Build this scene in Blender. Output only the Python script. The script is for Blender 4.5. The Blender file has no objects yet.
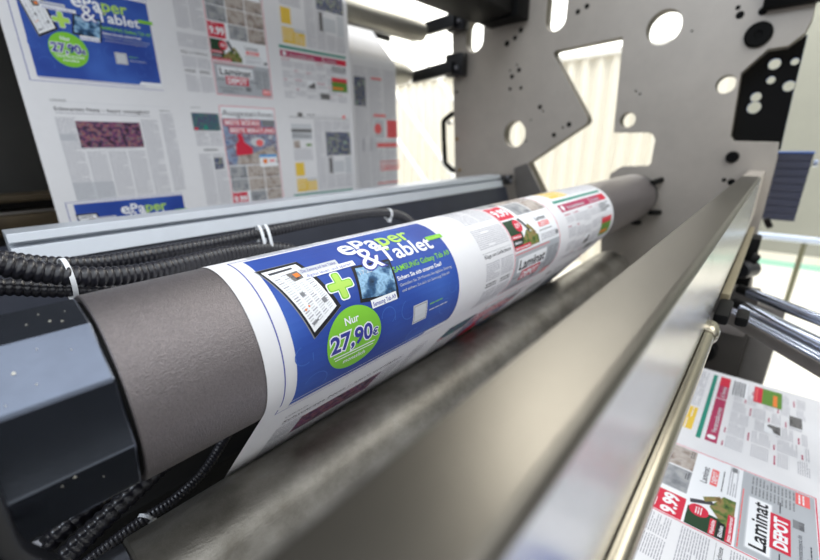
import bpy, bmesh, math, random
from mathutils import Vector, Matrix
random.seed(11)
C = bpy.context.scene.collection
PI = math.pi
R = math.radians

# ------------------------------------------------------------------ camera basis
F = 401.0
def _n(v): return Vector(v).normalized()
_ex = _n((377, -140, F)); _ey = Vector((-475, -130, F)); _ey = (_ey - _ey.dot(_ex) * _ex).normalized()
_ez = _ex.cross(_ey)
def at(px, py, ax, val):
    """point of the place seen at a pixel, at a known real x, y or z"""
    d = Vector((px - 410, py - 280, F)); v = Vector((d.dot(_ex), d.dot(_ey), d.dot(_ez)))
    return v * (val / v['xyz'.index(ax)])

# ------------------------------------------------------------------ materials
def lin(c):
    return tuple(((x / 255) / 12.92 if x / 255 <= .04045 else ((x / 255 + .055) / 1.055) ** 2.4) for x in c[:3]) + (1,)
def mat(name, col, rough=.5, metal=0, var=0, scale=30, bump=0, bscale=200, spec=.5, stretch=None, emit=None, dirt=None, rvar=0):
    m = bpy.data.materials.new(name); m.use_nodes = True; nt = m.node_tree; b = nt.nodes['Principled BSDF']
    b.inputs['Base Color'].default_value = lin(col); b.inputs['Roughness'].default_value = rough
    b.inputs['Metallic'].default_value = metal; b.inputs['Specular IOR Level'].default_value = spec
    tc = nt.nodes.new('ShaderNodeTexCoord'); mp = nt.nodes.new('ShaderNodeMapping'); nt.links.new(tc.outputs['Object'], mp.inputs[0])
    if stretch: mp.inputs['Scale'].default_value = stretch
    if var or dirt:
        n = nt.nodes.new('ShaderNodeTexNoise'); n.inputs['Scale'].default_value = scale; n.inputs['Detail'].default_value = 6
        n.inputs['Roughness'].default_value = .65
        nt.links.new(mp.outputs[0], n.inputs['Vector'])
        r = nt.nodes.new('ShaderNodeValToRGB'); r.color_ramp.elements[0].position = .32; r.color_ramp.elements[1].position = .68
        c = lin(col); r.color_ramp.elements[0].color = (lin(dirt) if dirt else tuple(x * (1 - var) for x in c[:3]) + (1,))
        r.color_ramp.elements[1].color = tuple(min(1, x * (1 + var)) for x in c[:3]) + (1,)
        nt.links.new(n.outputs['Fac'], r.inputs[0]); nt.links.new(r.outputs[0], b.inputs['Base Color'])
        if rvar:
            mr = nt.nodes.new('ShaderNodeMapRange'); mr.inputs[3].default_value = rough - rvar; mr.inputs[4].default_value = rough + rvar
            nt.links.new(n.outputs['Fac'], mr.inputs[0]); nt.links.new(mr.outputs[0], b.inputs['Roughness'])
    if bump:
        n2 = nt.nodes.new('ShaderNodeTexNoise'); n2.inputs['Scale'].default_value = bscale; n2.inputs['Detail'].default_value = 3
        nt.links.new(mp.outputs[0], n2.inputs['Vector'])
        bp = nt.nodes.new('ShaderNodeBump'); bp.inputs['Strength'].default_value = bump; bp.inputs['Distance'].default_value = .002
        nt.links.new(n2.outputs['Fac'], bp.inputs['Height']); nt.links.new(bp.outputs[0], b.inputs['Normal'])
    if emit:
        b.inputs['Emission Color'].default_value = lin(col); b.inputs['Emission Strength'].default_value = emit
    return m
def ink(name, col, rough=.6):
    return mat('ink_' + name, col, rough, spec=.25)
def picture(name, stops, scale=60, det=4, voro=False):
    """a printed colour photograph, blotches of several inks laid out in page coordinates"""
    m = bpy.data.materials.new('picture_' + name); m.use_nodes = True; nt = m.node_tree; b = nt.nodes['Principled BSDF']
    b.inputs['Roughness'].default_value = .6; b.inputs['Specular IOR Level'].default_value = .25
    uv = nt.nodes.new('ShaderNodeUVMap'); uv.uv_map = 'page'
    if voro:
        n = nt.nodes.new('ShaderNodeTexVoronoi'); n.inputs['Scale'].default_value = scale; out = 'Color'
        nt.links.new(uv.outputs[0], n.inputs['Vector']); s = nt.nodes.new('ShaderNodeSeparateColor'); nt.links.new(n.outputs['Color'], s.inputs[0]); o = s.outputs[0]
    else:
        n = nt.nodes.new('ShaderNodeTexNoise'); n.inputs['Scale'].default_value = scale; n.inputs['Detail'].default_value = det
        nt.links.new(uv.outputs[0], n.inputs['Vector']); o = n.outputs['Fac']
    r = nt.nodes.new('ShaderNodeValToRGB'); el = r.color_ramp.elements
    k = len(stops)
    lo, hi = (0, 1) if voro else (.3, .7)
    el[0].position = lo; el[0].color = lin(stops[0]); el[1].position = hi; el[1].color = lin(stops[-1])
    for i in range(1, k - 1):
        e = el.new(lo + (hi - lo) * i / (k - 1)); e.color = lin(stops[i])
    nt.links.new(o, r.inputs[0]); nt.links.new(r.outputs[0], b.inputs['Base Color'])
    return m

M = dict(
    plate=mat('milled_steel_plate', (186, 178, 168), .42, .35, .06, 9, .04, 300),
    rim=mat('plate_cut_edge', (84, 78, 66), .5, .2, .08, 20),
    sleeve=mat('grey_satin_sleeve', (122, 116, 117), .35, .7, .13, 420, .5, 900),
    roller=mat('worn_steel_roller', (150, 147, 140), .42, .72, .1, 16, .2, 420, dirt=(112, 108, 100), stretch=(.8, 1, 1), rvar=.05),
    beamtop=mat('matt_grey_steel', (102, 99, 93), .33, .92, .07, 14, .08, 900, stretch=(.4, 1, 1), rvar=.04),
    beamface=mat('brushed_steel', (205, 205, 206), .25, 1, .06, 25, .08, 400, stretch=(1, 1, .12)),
    rail=mat('anodised_aluminium', (196, 202, 210), .38, .5, .03, 20),
    dark=mat('black_painted_steel', (24, 25, 29), .38, .0, .2, 12),
    darkblue=mat('dark_blue_grey_paint', (38, 42, 54), .35, .1, .15, 15),
    octa=mat('black_anodised_block', (84, 90, 102), .24, .92, .08, 30, .03, 500),
    hose=mat('black_corrugated_plastic', (28, 28, 36), .28, 0, spec=.7),
    tie=mat('white_cable_tie_plastic', (225, 228, 232), .4),
    chrome=mat('polished_chrome', (190, 200, 222), .12, 1),
    dullchrome=mat('dull_chrome', (150, 152, 160), .3, .9),
    tube=mat('dull_steel_tube', (168, 162, 146), .24, .95),
    softroll=mat('pale_grey_idler', (158, 156, 148), .42, .6, .05, 12),
    tan=mat('tube_lit_tan', (134, 124, 98), .5, .2, .05, 10),
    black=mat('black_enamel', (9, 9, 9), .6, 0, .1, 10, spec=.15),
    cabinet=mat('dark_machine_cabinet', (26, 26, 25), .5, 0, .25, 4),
    ledge=mat('brown_oily_ledge', (58, 48, 32), .45, .3, .3, 8),
    navy=mat('navy_bellows', (60, 64, 84), .6, 0, .06, 20),
    blue=mat('blue_edge', (70, 110, 190), .4),
    hallwall=mat('cream_trapezoid_sheet', (238, 234, 222), .7, 0, .02, 5),
    greywall=mat('pale_green_grey_panel', (152, 154, 146), .7, 0, .03, 3),
    floor=mat('pale_sealed_floor', (236, 232, 222), .6, 0, .02, 3),
    mint=mat('mint_skirting', (170, 222, 204), .6),
    window=mat('daylight_window', (255, 255, 250), .5, emit=1.5),
    white=mat('white_paint', (240, 240, 236), .5),
    olive=mat('olive_post', (122, 122, 98), .5),
    grey=mat('grey_steel_bracket', (112, 108, 104), .45, .3, .1, 20),
    brass=mat('brass_screw', (160, 130, 80), .4, .6),
    chip=mat('bare_metal_chip', (210, 205, 190), .35, .4),
    stain=mat('oil_stain', (98, 95, 86), .26, .85),
    scratch=mat('scratch', (150, 146, 136), .45, .8),
    paper=mat('newsprint_paper', (226, 226, 229), .75, 0, .015, 40, spec=.2),
    paperedge=mat('newsprint_paper_plain', (232, 228, 228), .75, spec=.2),
)
K = dict(
    text=ink('text_grey', (170, 170, 178)), dkt=ink('text_dark', (66, 66, 74)), black=ink('black', (28, 28, 34)),
    blue=None, dblue=ink('line_blue', (66, 72, 160)), white=ink('paper_white', (236, 238, 242)),
    green=ink('lime', (126, 196, 58)), lime2=ink('pale_lime', (176, 216, 96)), num=ink('price_blue', (56, 60, 150)),
    red=ink('red', (206, 46, 70)), pink=ink('frame_red', (220, 70, 96)), mag=ink('magenta', (176, 58, 96)), teal=ink('teal', (40, 138, 118)),
    yellow=ink('yellow', (230, 194, 76)), grey=ink('panel_grey', (176, 180, 186)), mgrey=ink('mid_grey', (128, 130, 134)),
    lgrey2=ink('faint_grey', (204, 206, 210)), lgrey=ink('pale_grey', (200, 203, 208)), dgreen=ink('dark_green', (36, 66, 44)), bgreen=ink('grass_green', (96, 140, 56)),
    swirl=ink('swirl_blue', (62, 100, 182)), skyb=ink('sky_blue', (90, 160, 220)), orange=ink('orange', (232, 130, 60)), salmon=ink('salmon', (236, 110, 110)),
)
K['blue'] = picture('blue_background', [(38, 64, 146), (46, 78, 162), (60, 98, 182)], 9, 2)
K['crowd'] = picture('crowd', [(30, 28, 38), (78, 42, 48), (54, 60, 84), (124, 66, 110), (150, 104, 92), (96, 104, 128), (58, 44, 48)], 90, 4)
K['crowd2'] = picture('stage', [(30, 60, 70), (60, 120, 120), (90, 60, 110), (40, 130, 110), (160, 90, 90)], 120, 5)
K['wood'] = picture('laminate_floor', [(128, 112, 106), (168, 156, 148), (188, 180, 174), (150, 138, 130)], 45, 3)
K['woodg'] = picture('grey_laminate_floor', [(120, 124, 130), (158, 160, 164), (178, 178, 178)], 45, 3)
K['garden'] = picture('garden', [(40, 66, 36), (96, 120, 60), (150, 130, 84), (104, 84, 56)], 70, 4)
K['people'] = picture('people', [(190, 184, 170), (110, 116, 140), (60, 68, 100), (160, 160, 140), (130, 170, 165)], 70, 3)
K['tablet'] = picture('tablet_screen', [(24, 44, 66), (50, 90, 130), (150, 190, 220), (60, 100, 140)], 60, 3)
K['bluepic'] = picture('shop_interior', [(90, 110, 150), (150, 165, 190), (110, 100, 120), (190, 195, 205)], 40, 2)
K['darkpic'] = picture('dark_photo', [(40, 40, 44), (120, 118, 118), (70, 68, 70)], 150, 3)

# ------------------------------------------------------------------ object helpers
def link(o, parent=None):
    C.objects.link(o)
    if parent is not None: o.parent = parent
    return o
def thing(name, label, cat, loc=(0, 0, 0), group=None):
    o = bpy.data.objects.new(name, None); o.location = loc; o.empty_display_size = .05; link(o)
    o['label'] = label; o['category'] = cat
    if group: o['group'] = group
    return o
def tag(o, label, cat, group=None):
    o['label'] = label; o['category'] = cat
    if group: o['group'] = group
    return o
def obj(name, bm, mats, parent=None, smooth=True, bevel=0, seg=2, label=None):
    me = bpy.data.meshes.new(name); bm.normal_update(); bm.to_mesh(me); bm.free()
    if not isinstance(mats, (list, tuple)): mats = [mats]
    for m in mats: me.materials.append(m)
    o = bpy.data.objects.new(name, me); link(o, parent)
    if parent is not None: o.matrix_parent_inverse = Matrix.Translation(-Vector(parent.location))
    if smooth:
        for p in me.polygons: p.use_smooth = True
        md = None
    if bevel:
        b = o.modifiers.new('bevel', 'BEVEL'); b.width = bevel; b.segments = seg; b.limit_method = 'ANGLE'; b.angle_limit = R(35)
    if smooth:
        w = o.modifiers.new('split', 'EDGE_SPLIT'); w.split_angle = R(38)
    if label: o['label'] = label
    return o
def structure(o): o['kind'] = 'structure'; return o
def box(bm, x0, x1, y0, y1, z0, z1, mi=0, mtx=None):
    vs = [bm.verts.new(p) for p in ((x0, y0, z0), (x1, y0, z0), (x1, y1, z0), (x0, y1, z0), (x0, y0, z1), (x1, y0, z1), (x1, y1, z1), (x0, y1, z1))]
    if mtx:
        for v in vs: v.co = mtx @ v.co
    for f in ((0, 3, 2, 1), (4, 5, 6, 7), (0, 1, 5, 4), (1, 2, 6, 5), (2, 3, 7, 6), (3, 0, 4, 7)):
        bm.faces.new([vs[i] for i in f]).material_index = mi
    return bm
def prism(sec, x0, x1, mi=0, bm=None):
    """closed (y, z) section swept along x"""
    bm = bm or bmesh.new()
    a = [bm.verts.new((x0, y, z)) for y, z in sec]; b = [bm.verts.new((x1, y, z)) for y, z in sec]; n = len(sec)
    for i in range(n): bm.faces.new((a[i], a[(i + 1) % n], b[(i + 1) % n], b[i])).material_index = mi
    bm.faces.new(a[::-1]).material_index = mi; bm.faces.new(b).material_index = mi
    bmesh.ops.recalc_face_normals(bm, faces=bm.faces[:])
    return bm
def frame_of(p, q):
    d = (Vector(q) - Vector(p)); L = d.length; z = d.normalized()
    x = z.cross(Vector((0, 0, 1)));
    if x.length < 1e-4: x = Vector((1, 0, 0))
    x.normalize(); y = z.cross(x)
    return Matrix(((x.x, y.x, z.x, p[0]), (x.y, y.y, z.y, p[1]), (x.z, y.z, z.z, p[2]), (0, 0, 0, 1))), L
def lathe(p, q, prof, n=48, bm=None, mi=0):
    """profile [(t 0..1 or metres, radius)] turned about the axis p-q; t in metres from p"""
    bm = bm or bmesh.new(); m, L = frame_of(p, q); rings = []
    for t, r in prof:
        if r < 1e-6: rings.append([bm.verts.new(m @ Vector((0, 0, t)))])
        else: rings.append([bm.verts.new(m @ Vector((r * math.cos(2 * PI * k / n), r * math.sin(2 * PI * k / n), t))) for k in range(n)])
    for a, b in zip(rings, rings[1:]):
        for k in range(n):
            k2 = (k + 1) % n
            if len(a) == 1 and len(b) == 1: continue
            if len(a) == 1: f = (a[0], b[k2], b[k])
            elif len(b) == 1: f = (a[k], a[k2], b[0])
            else: f = (a[k], a[k2], b[k2], b[k])
            bm.faces.new(f).material_index = mi
    bmesh.ops.recalc_face_normals(bm, faces=bm.faces[:])
    return bm
def rod(p, q, r, n=32, ch=.001, bm=None, mi=0):
    L = (Vector(q) - Vector(p)).length; ch = min(ch, r * .4)
    return lathe(p, q, [(0, 0), (0, r - ch), (ch, r), (L - ch, r), (L, r - ch), (L, 0)], n, bm, mi)
def spline(pts, step):
    pts = [Vector(p) for p in pts]; P = [2 * pts[0] - pts[1]] + pts + [2 * pts[-1] - pts[-2]]; out = []
    for i in range(1, len(P) - 2):
        n = max(2, int((P[i + 1] - P[i]).length / step))
        for k in range(n):
            t = k / n; a, b, c, d = P[i - 1], P[i], P[i + 1], P[i + 2]
            out.append(.5 * ((2 * b) + (c - a) * t + (2 * a - 5 * b + 4 * c - d) * t * t + (3 * b - a - 3 * c + d) * t ** 3))
    out.append(pts[-1]); return out
def ribbed(pts, r, pitch=.008, depth=.16, n=20):
    path = spline(pts, pitch / 6); bm = bmesh.new(); prev = None; s = 0; up = Vector((0, 0, 1))
    for i, p in enumerate(path):
        d = (path[min(i + 1, len(path) - 1)] - path[max(i - 1, 0)]).normalized()
        x = d.cross(up).normalized(); y = d.cross(x)
        if i: s += (p - path[i - 1]).length
        rr = r * (1 - depth * (.5 - .5 * math.cos(2 * PI * s / pitch)) ** 1.6)
        ring = [bm.verts.new(p + x * rr * math.cos(2 * PI * k / n) + y * rr * math.sin(2 * PI * k / n)) for k in range(n)]
        if prev:
            for k in range(n): bm.faces.new((prev[k], prev[(k + 1) % n], ring[(k + 1) % n], ring[k]))
        else: bm.faces.new(ring)
        prev = ring
    bm.faces.new(prev[::-1]); bmesh.ops.recalc_face_normals(bm, faces=bm.faces[:]); return bm
def ring_band(c, axis, r, w, t, sx=1.0, n=36):
    """a flat strap round an axis (sx squeezes one way so it can hug two hoses)"""
    c = Vector(c); m, _ = frame_of(c, c + Vector(axis)); bm = bmesh.new(); q = []
    for k in range(n):
        a = 2 * PI * k / n; ca, sa = math.cos(a), math.sin(a)
        q.append([bm.verts.new(m @ Vector((rr * ca, rr * sa * sx, zz))) for rr, zz in ((r, -w / 2), (r + t, -w / 2), (r + t, w / 2), (r, w / 2))])
    for k in range(n):
        for j in range(4): bm.faces.new((q[k][j], q[k][(j + 1) % 4], q[(k + 1) % n][(j + 1) % 4], q[(k + 1) % n][j]))
    bmesh.ops.recalc_face_normals(bm, faces=bm.faces[:]); return bm, m

# ------------------------------------------------------------------ the printed pages
_glyph = {}
def glyphs(s, bold, fill=3):
    key = (s, bold)
    if key not in _glyph:
        cu = bpy.data.curves.new('t', 'FONT'); cu.body = s; cu.offset = bold; cu.resolution_u = fill; cu.fill_mode = 'FRONT'
        o = bpy.data.objects.new('t', cu); C.objects.link(o); bpy.context.view_layer.update()
        me = bpy.data.meshes.new_from_object(o.evaluated_get(bpy.context.evaluated_depsgraph_get()))
        vs = [(v.co.x, v.co.y) for v in me.vertices]; fs = [tuple(p.vertices) for p in me.polygons]
        bpy.data.objects.remove(o); bpy.data.curves.remove(cu); bpy.data.meshes.remove(me)
        _glyph[key] = (vs, fs)
    return _glyph[key]
class Sheet:
    def __init__(s): s.f = []; s.ms = []
    def mi(s, k):
        if k not in s.ms: s.ms.append(k)
        return s.ms.index(k)
    def poly(s, pts, k, layer=1): s.f.append((list(pts), s.mi(k), layer))
    def rect(s, x0, v0, x1, v1, k, layer=1): s.poly([(x0, v0), (x1, v0), (x1, v1), (x0, v1)], k, layer)
    def frame(s, x0, v0, x1, v1, w, k, layer=1):
        s.rect(x0, v0, x1, v0 + w, k, layer); s.rect(x0, v1 - w, x1, v1, k, layer)
        s.rect(x0, v0 + w, x0 + w, v1 - w, k, layer); s.rect(x1 - w, v0 + w, x1, v1 - w, k, layer)
    def rrect(s, x0, v0, x1, v1, r, k, layer=1):
        p = []
        for cx, cv, a0 in ((x1 - r, v1 - r, 0), (x0 + r, v1 - r, 90), (x0 + r, v0 + r, 180), (x1 - r, v0 + r, 270)):
            for j in range(5): a = R(a0 + j * 22.5); p.append((cx + r * math.cos(a), cv + r * math.sin(a)))
        s.poly(p, k, layer)
    def disc(s, cx, cv, r, k, layer=1, n=40, sy=1): s.poly([(cx + r * math.cos(2 * PI * j / n), cv + r * sy * math.sin(2 * PI * j / n)) for j in range(n)], k, layer)
    def arc(s, cx, cv, r, w, a0, a1, k, layer=1, n=14):
        for j in range(n):
            a, b = R(a0 + (a1 - a0) * j / n), R(a0 + (a1 - a0) * (j + 1) / n)
            s.poly([(cx + r * math.cos(a), cv + r * math.sin(a)), (cx + (r + w) * math.cos(a), cv + (r + w) * math.sin(a)),
                    (cx + (r + w) * math.cos(b), cv + (r + w) * math.sin(b)), (cx + r * math.cos(b), cv + r * math.sin(b))], k, layer)
    def text(s, t, x0, base, x1, h, k, layer=3, bold=.0, slope=0, grow=0):
        """t from x0 to x1, capitals h tall standing on v = base"""
        vs, fs = glyphs(t, 0)
        xs = [v[0] for v in vs]; a, b = min(xs), max(xs); kx = (x1 - x0) / (b - a); ky = h / .72
        vs2, fs2 = glyphs(t, bold + grow)
        P = [(x0 + (x - a) * kx, base - y * ky + slope * (x - a) * kx) for x, y in vs2]
        mi = s.mi(k)
        for f in fs2: s.f.append(([P[i] for i in f], mi, layer))
    def words(s, x0, v0, x1, v1, pitch=.0032, hh=.0014, k='text', layer=1, lo=.004, hi=.011, gap=.0012):
        v = v0
        while v + hh <= v1 + 1e-6:
            x = x0; end = x1 if random.random() > .12 else x0 + (x1 - x0) * random.uniform(.4, .9)
            while x < end - .001:
                w = min(random.uniform(lo, hi), end - x); s.rect(x, v, x + w, v + hh, k, layer); x += w + gap
            v += pitch
    def build(s, name, parent, surf, vrange=None, offset=0, label=None, cut=.008, curved=(-9, 9), base=None):
        bm = bmesh.new(); uvl = bm.loops.layers.uv.new('page')
        for pts, mi, ly in s.f:
            vs = [bm.verts.new((x, v, ly)) for x, v in pts]
            try: bm.faces.new(vs).material_index = mi
            except ValueError: pass
        def bis(v, outer=False, inner=False):
            bmesh.ops.bisect_plane(bm, geom=bm.verts[:] + bm.edges[:] + bm.faces[:], dist=1e-6, plane_co=(0, v, 0), plane_no=(0, 1, 0), clear_outer=outer, clear_inner=inner)
        if vrange: bis(vrange[0], inner=True); bis(vrange[1], outer=True)
        if not bm.verts: bm.free(); return None
        lo = min(v.co.y for v in bm.verts); hi = max(v.co.y for v in bm.verts)
        v = max(lo, curved[0]) + cut
        while v < min(hi, curved[1]): bis(v); v += cut
        # reserve: page base
        bm.faces.ensure_lookup_table()
        for f in bm.faces:
            for l in f.loops: l[uvl].uv = (l.vert.co.x, l.vert.co.y)
        for vt in bm.verts:
            x, vv, ly = vt.co; vt.co = surf(x, vv + offset, .00012 * ly)
        mats = [K[k] if k in K else M[k] for k in s.ms]
        return obj(name, bm, mats, parent, smooth=False, label=label)

def Bx(xb): return .156 + (xb - .145) / 1.003 * .969          # abscissa read on the bar -> page abscissa

def tablet_ad(v):
    s = Sheet(); b = Bx
    s.rect(b(.1625), v + .246, b(.1637), v + .4535, 'dblue'); s.rect(b(.1625), v + .4525, b(.443), v + .4535, 'dblue'); s.rect(b(.1625), v + .245, b(.443), v + .246, 'dblue')
    s.rect(b(.176), v + .251, b(.441), v + .4435, 'blue')
    s.rect(b(.176), v + .4455, b(.400), v + .4465, 'dblue')
    s.poly([(b(.386), v + .4436), (b(.392), v + .4365), (b(.4412), v + .4365), (b(.4412), v + .4436)], 'white', 2)
    for cx, cv, rr, a0, a1 in ((.335, .375, .012, 20, 250), (.300, .372, .010, 180, 420), (.41, .395, .011, 100, 300), (.395, .415, .009, 0, 200), (.20, .415, .013, 200, 400), (.352, .420, .010, 90, 300), (.425, .37, .008, 0, 240), (.185, .375, .009, 60, 260)):
        s.arc(b(cx), v + cv, rr, .0011, a0, a1, 'swirl', 2); s.rect(b(cx) + rr, v + cv, b(cx) + rr + .001, v + cv + .009, 'swirl', 2)
    # the two title lines
    s.text('e', b(.277), v + .287, b(.2965), .0290, 'white', 6, .022)
    s.text('P', b(.3005), v + .287, b(.3165), .0255, 'white', 6, .022); s.text('a', b(.3185), v + .2872, b(.3345), .027, 'white', 6, .022)
    s.text('per', b(.3375), v + .2865, b(.391), .0255, 'lime2', 6, .018)
    s.text('&', b(.290), v + .314, b(.320), .034, 'dblue', 6, .0, grow=.035); s.text('&', b(.290), v + .314, b(.320), .034, 'white', 7, .0)
    s.text('Tablet', b(.322), v + .3105, b(.415), .0225, 'white', 6, .018)
    s.rrect(b(.413), v + .291, b(.447), v + .2985, .0015, 'green', 6); s.text('bundle', b(.418), v + .2968, b(.441), .004, 'lime2', 7)
    s.text('SAMSUNG Galaxy Tab A9', b(.327), v + .3265, b(.437), .0075, 'green', 4, .015)
    s.text('Sichern Sie sich unseren Deal!', b(.327), v + .337, b(.412), .0052, 'white', 4, .02)
    s.text('Genießen Sie 24 Monate die digitale Zeitung', b(.327), v + .3445, b(.430), .0036, 'lgrey', 4)
    s.text('und sichern Sie sich ein Samsung Tab A9', b(.328), v + .3515, b(.422), .0036, 'lgrey', 4)
    # pale square (code left out), two short lines beside it
    s.rect(b(.343), v + .3735, b(.370), v + .3995, 'lgrey', 3); s.frame(b(.3445), v + .375, b(.3685), v + .398, .0008, 'mgrey', 4)
    s.words(b(.375), v + .380, b(.402), v + .3815, k='green', layer=3); s.words(b(.375), v + .3885, b(.413), v + .390, k='lgrey', layer=3)
    main, subs = s, []
    s = Sheet(); subs.append(('tablet_picture', s, 'picture of a tablet computer with a white caption'))
    # tablet
    s.poly([(b(.2735), v + .3035), (b(.3305), v + .3075), (b(.321), v + .356), (b(.2635), v + .3455)], 'black', 2)
    s.poly([(b(.277), v + .307), (b(.327), v + .3105), (b(.3185), v + .350), (b(.2675), v + .342)], 'tablet', 3)
    s.text('17:25', b(.279), v + .3165, b(.297), .005, 'lgrey', 4)
    s.rect(b(.2775), v + .347, b(.3175), v + .3565, 'white', 5); s.text('Samsung Tab A9', b(.2795), v + .3545, b(.3155), .005, 'dblue', 6, .01)
    s = Sheet(); subs.append(('plus_sign', s, 'lime green plus sign'))
    # plus sign
    c, w = b(.248), .0047
    for k, g, ly in (('white', .0012, 3), ('green', 0, 4), ('lime2', -.0012, 5)):
        s.rrect(c - w - g, v + .305 - g, c + w + g, v + .336 + g, .003, k, ly); s.rrect(c - .0155 - g, v + .3205 - w - g, c + .0155 + g, v + .3205 + w + g, .003, k, ly + .1)
    s = Sheet(); subs.append(('newspaper_picture', s, 'tilted picture of a newspaper page on a dark slate'))
    # newspaper on a slate
    q = [(.174, .276), (.2205, .276), (.2385, .3415), (.1985, .363)]
    s.poly([(b(x), v + y) for x, y in q], 'mgrey', 2); s.poly([(b(x + (.206 - x) * .02 + .0008), v + y + (.315 - y) * .02) for x, y in q], 'black', 2.4)
    q2 = [(.1785, .2805), (.2175, .280), (.2335, .3395), (.2005, .3565)]
    s.poly([(b(x), v + y) for x, y in q2], 'white', 3)
    def pt(a, c):
        (x0, y0), (x1, y1), (x2, y2), (x3, y3) = q2
        tx = x0 + (x1 - x0) * a, y0 + (y1 - y0) * a; bt = x3 + (x2 - x3) * a, y3 + (y2 - y3) * a
        return b(tx[0] + (bt[0] - tx[0]) * c), v + tx[1] + (bt[1] - tx[1]) * c
    def qd(a0, c0, a1, c1, k, ly=4): s.poly([pt(a0, c0), pt(a1, c0), pt(a1, c1), pt(a0, c1)], k, ly)
    qd(.1, .05, .78, .09, 'dkt'); qd(.46, .15, .80, .32, 'darkpic'); qd(.60, .19, .76, .27, 'orange', 5)
    for col in range(4):
        for r_ in range(22):
            c0 = .15 + r_ * .037
            if (col in (2, 3) and c0 < .34): continue
            qd(.06 + col * .235, c0, .06 + col * .235 + random.uniform(.13, .19), c0 + .017, 'text' if random.random() < .3 else 'lgrey2')
    qd(.3, .5, .42, .56, 'mgrey', 5); qd(.72, .74, .86, .82, 'mgrey', 5); qd(.08, .90, .3, .93, 'mgrey', 5); qd(.12, .7, .17, .73, 'orange', 5); qd(.26, .69, .31, .72, 'orange', 5)
    s.rect(b(.214), v + .2885, b(.262), v + .2965, 'lgrey', 6); s.rect(b(.214), v + .2960, b(.281), v + .303, 'white', 6.2)
    s.text('Die Zeitung auf dem Tablet', b(.216), v + .2945, b(.259), .004, 'dblue', 7); s.text('digital lesen und sparen', b(.218), v + .3015, b(.276), .004, 'dblue', 7)
    s = Sheet(); subs.append(('price_badge', s, 'round green badge with the price in blue'))
    # price badge
    s.disc(b(.2490), v + .3815, .0365, 'green', 4, 60)
    s.text('Nur', b(.2375), v + .3625, b(.2560), .0085, 'white', 6, .02)
    s.text('27,90', b(.2165), v + .3875, b(.2725), .0185, 'white', 6, .03, grow=.055); s.text('27,90', b(.2165), v + .3875, b(.2725), .0185, 'num', 7, .03)
    s.text('€', b(.2735), v + .3875, b(.2815), .009, 'white', 6, .03, grow=.06); s.text('€', b(.2735), v + .3875, b(.2815), .009, 'num', 7, .03)
    s.rect(b(.2195), v + .3935, b(.2775), v + .3948, 'white', 5); s.rect(b(.2215), v + .3972, b(.2755), v + .3984, 'white', 5)
    s.text('monatlich', b(.233), v + .4065, b(.264), .0058, 'white', 6, .01)
    return main, subs

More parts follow.
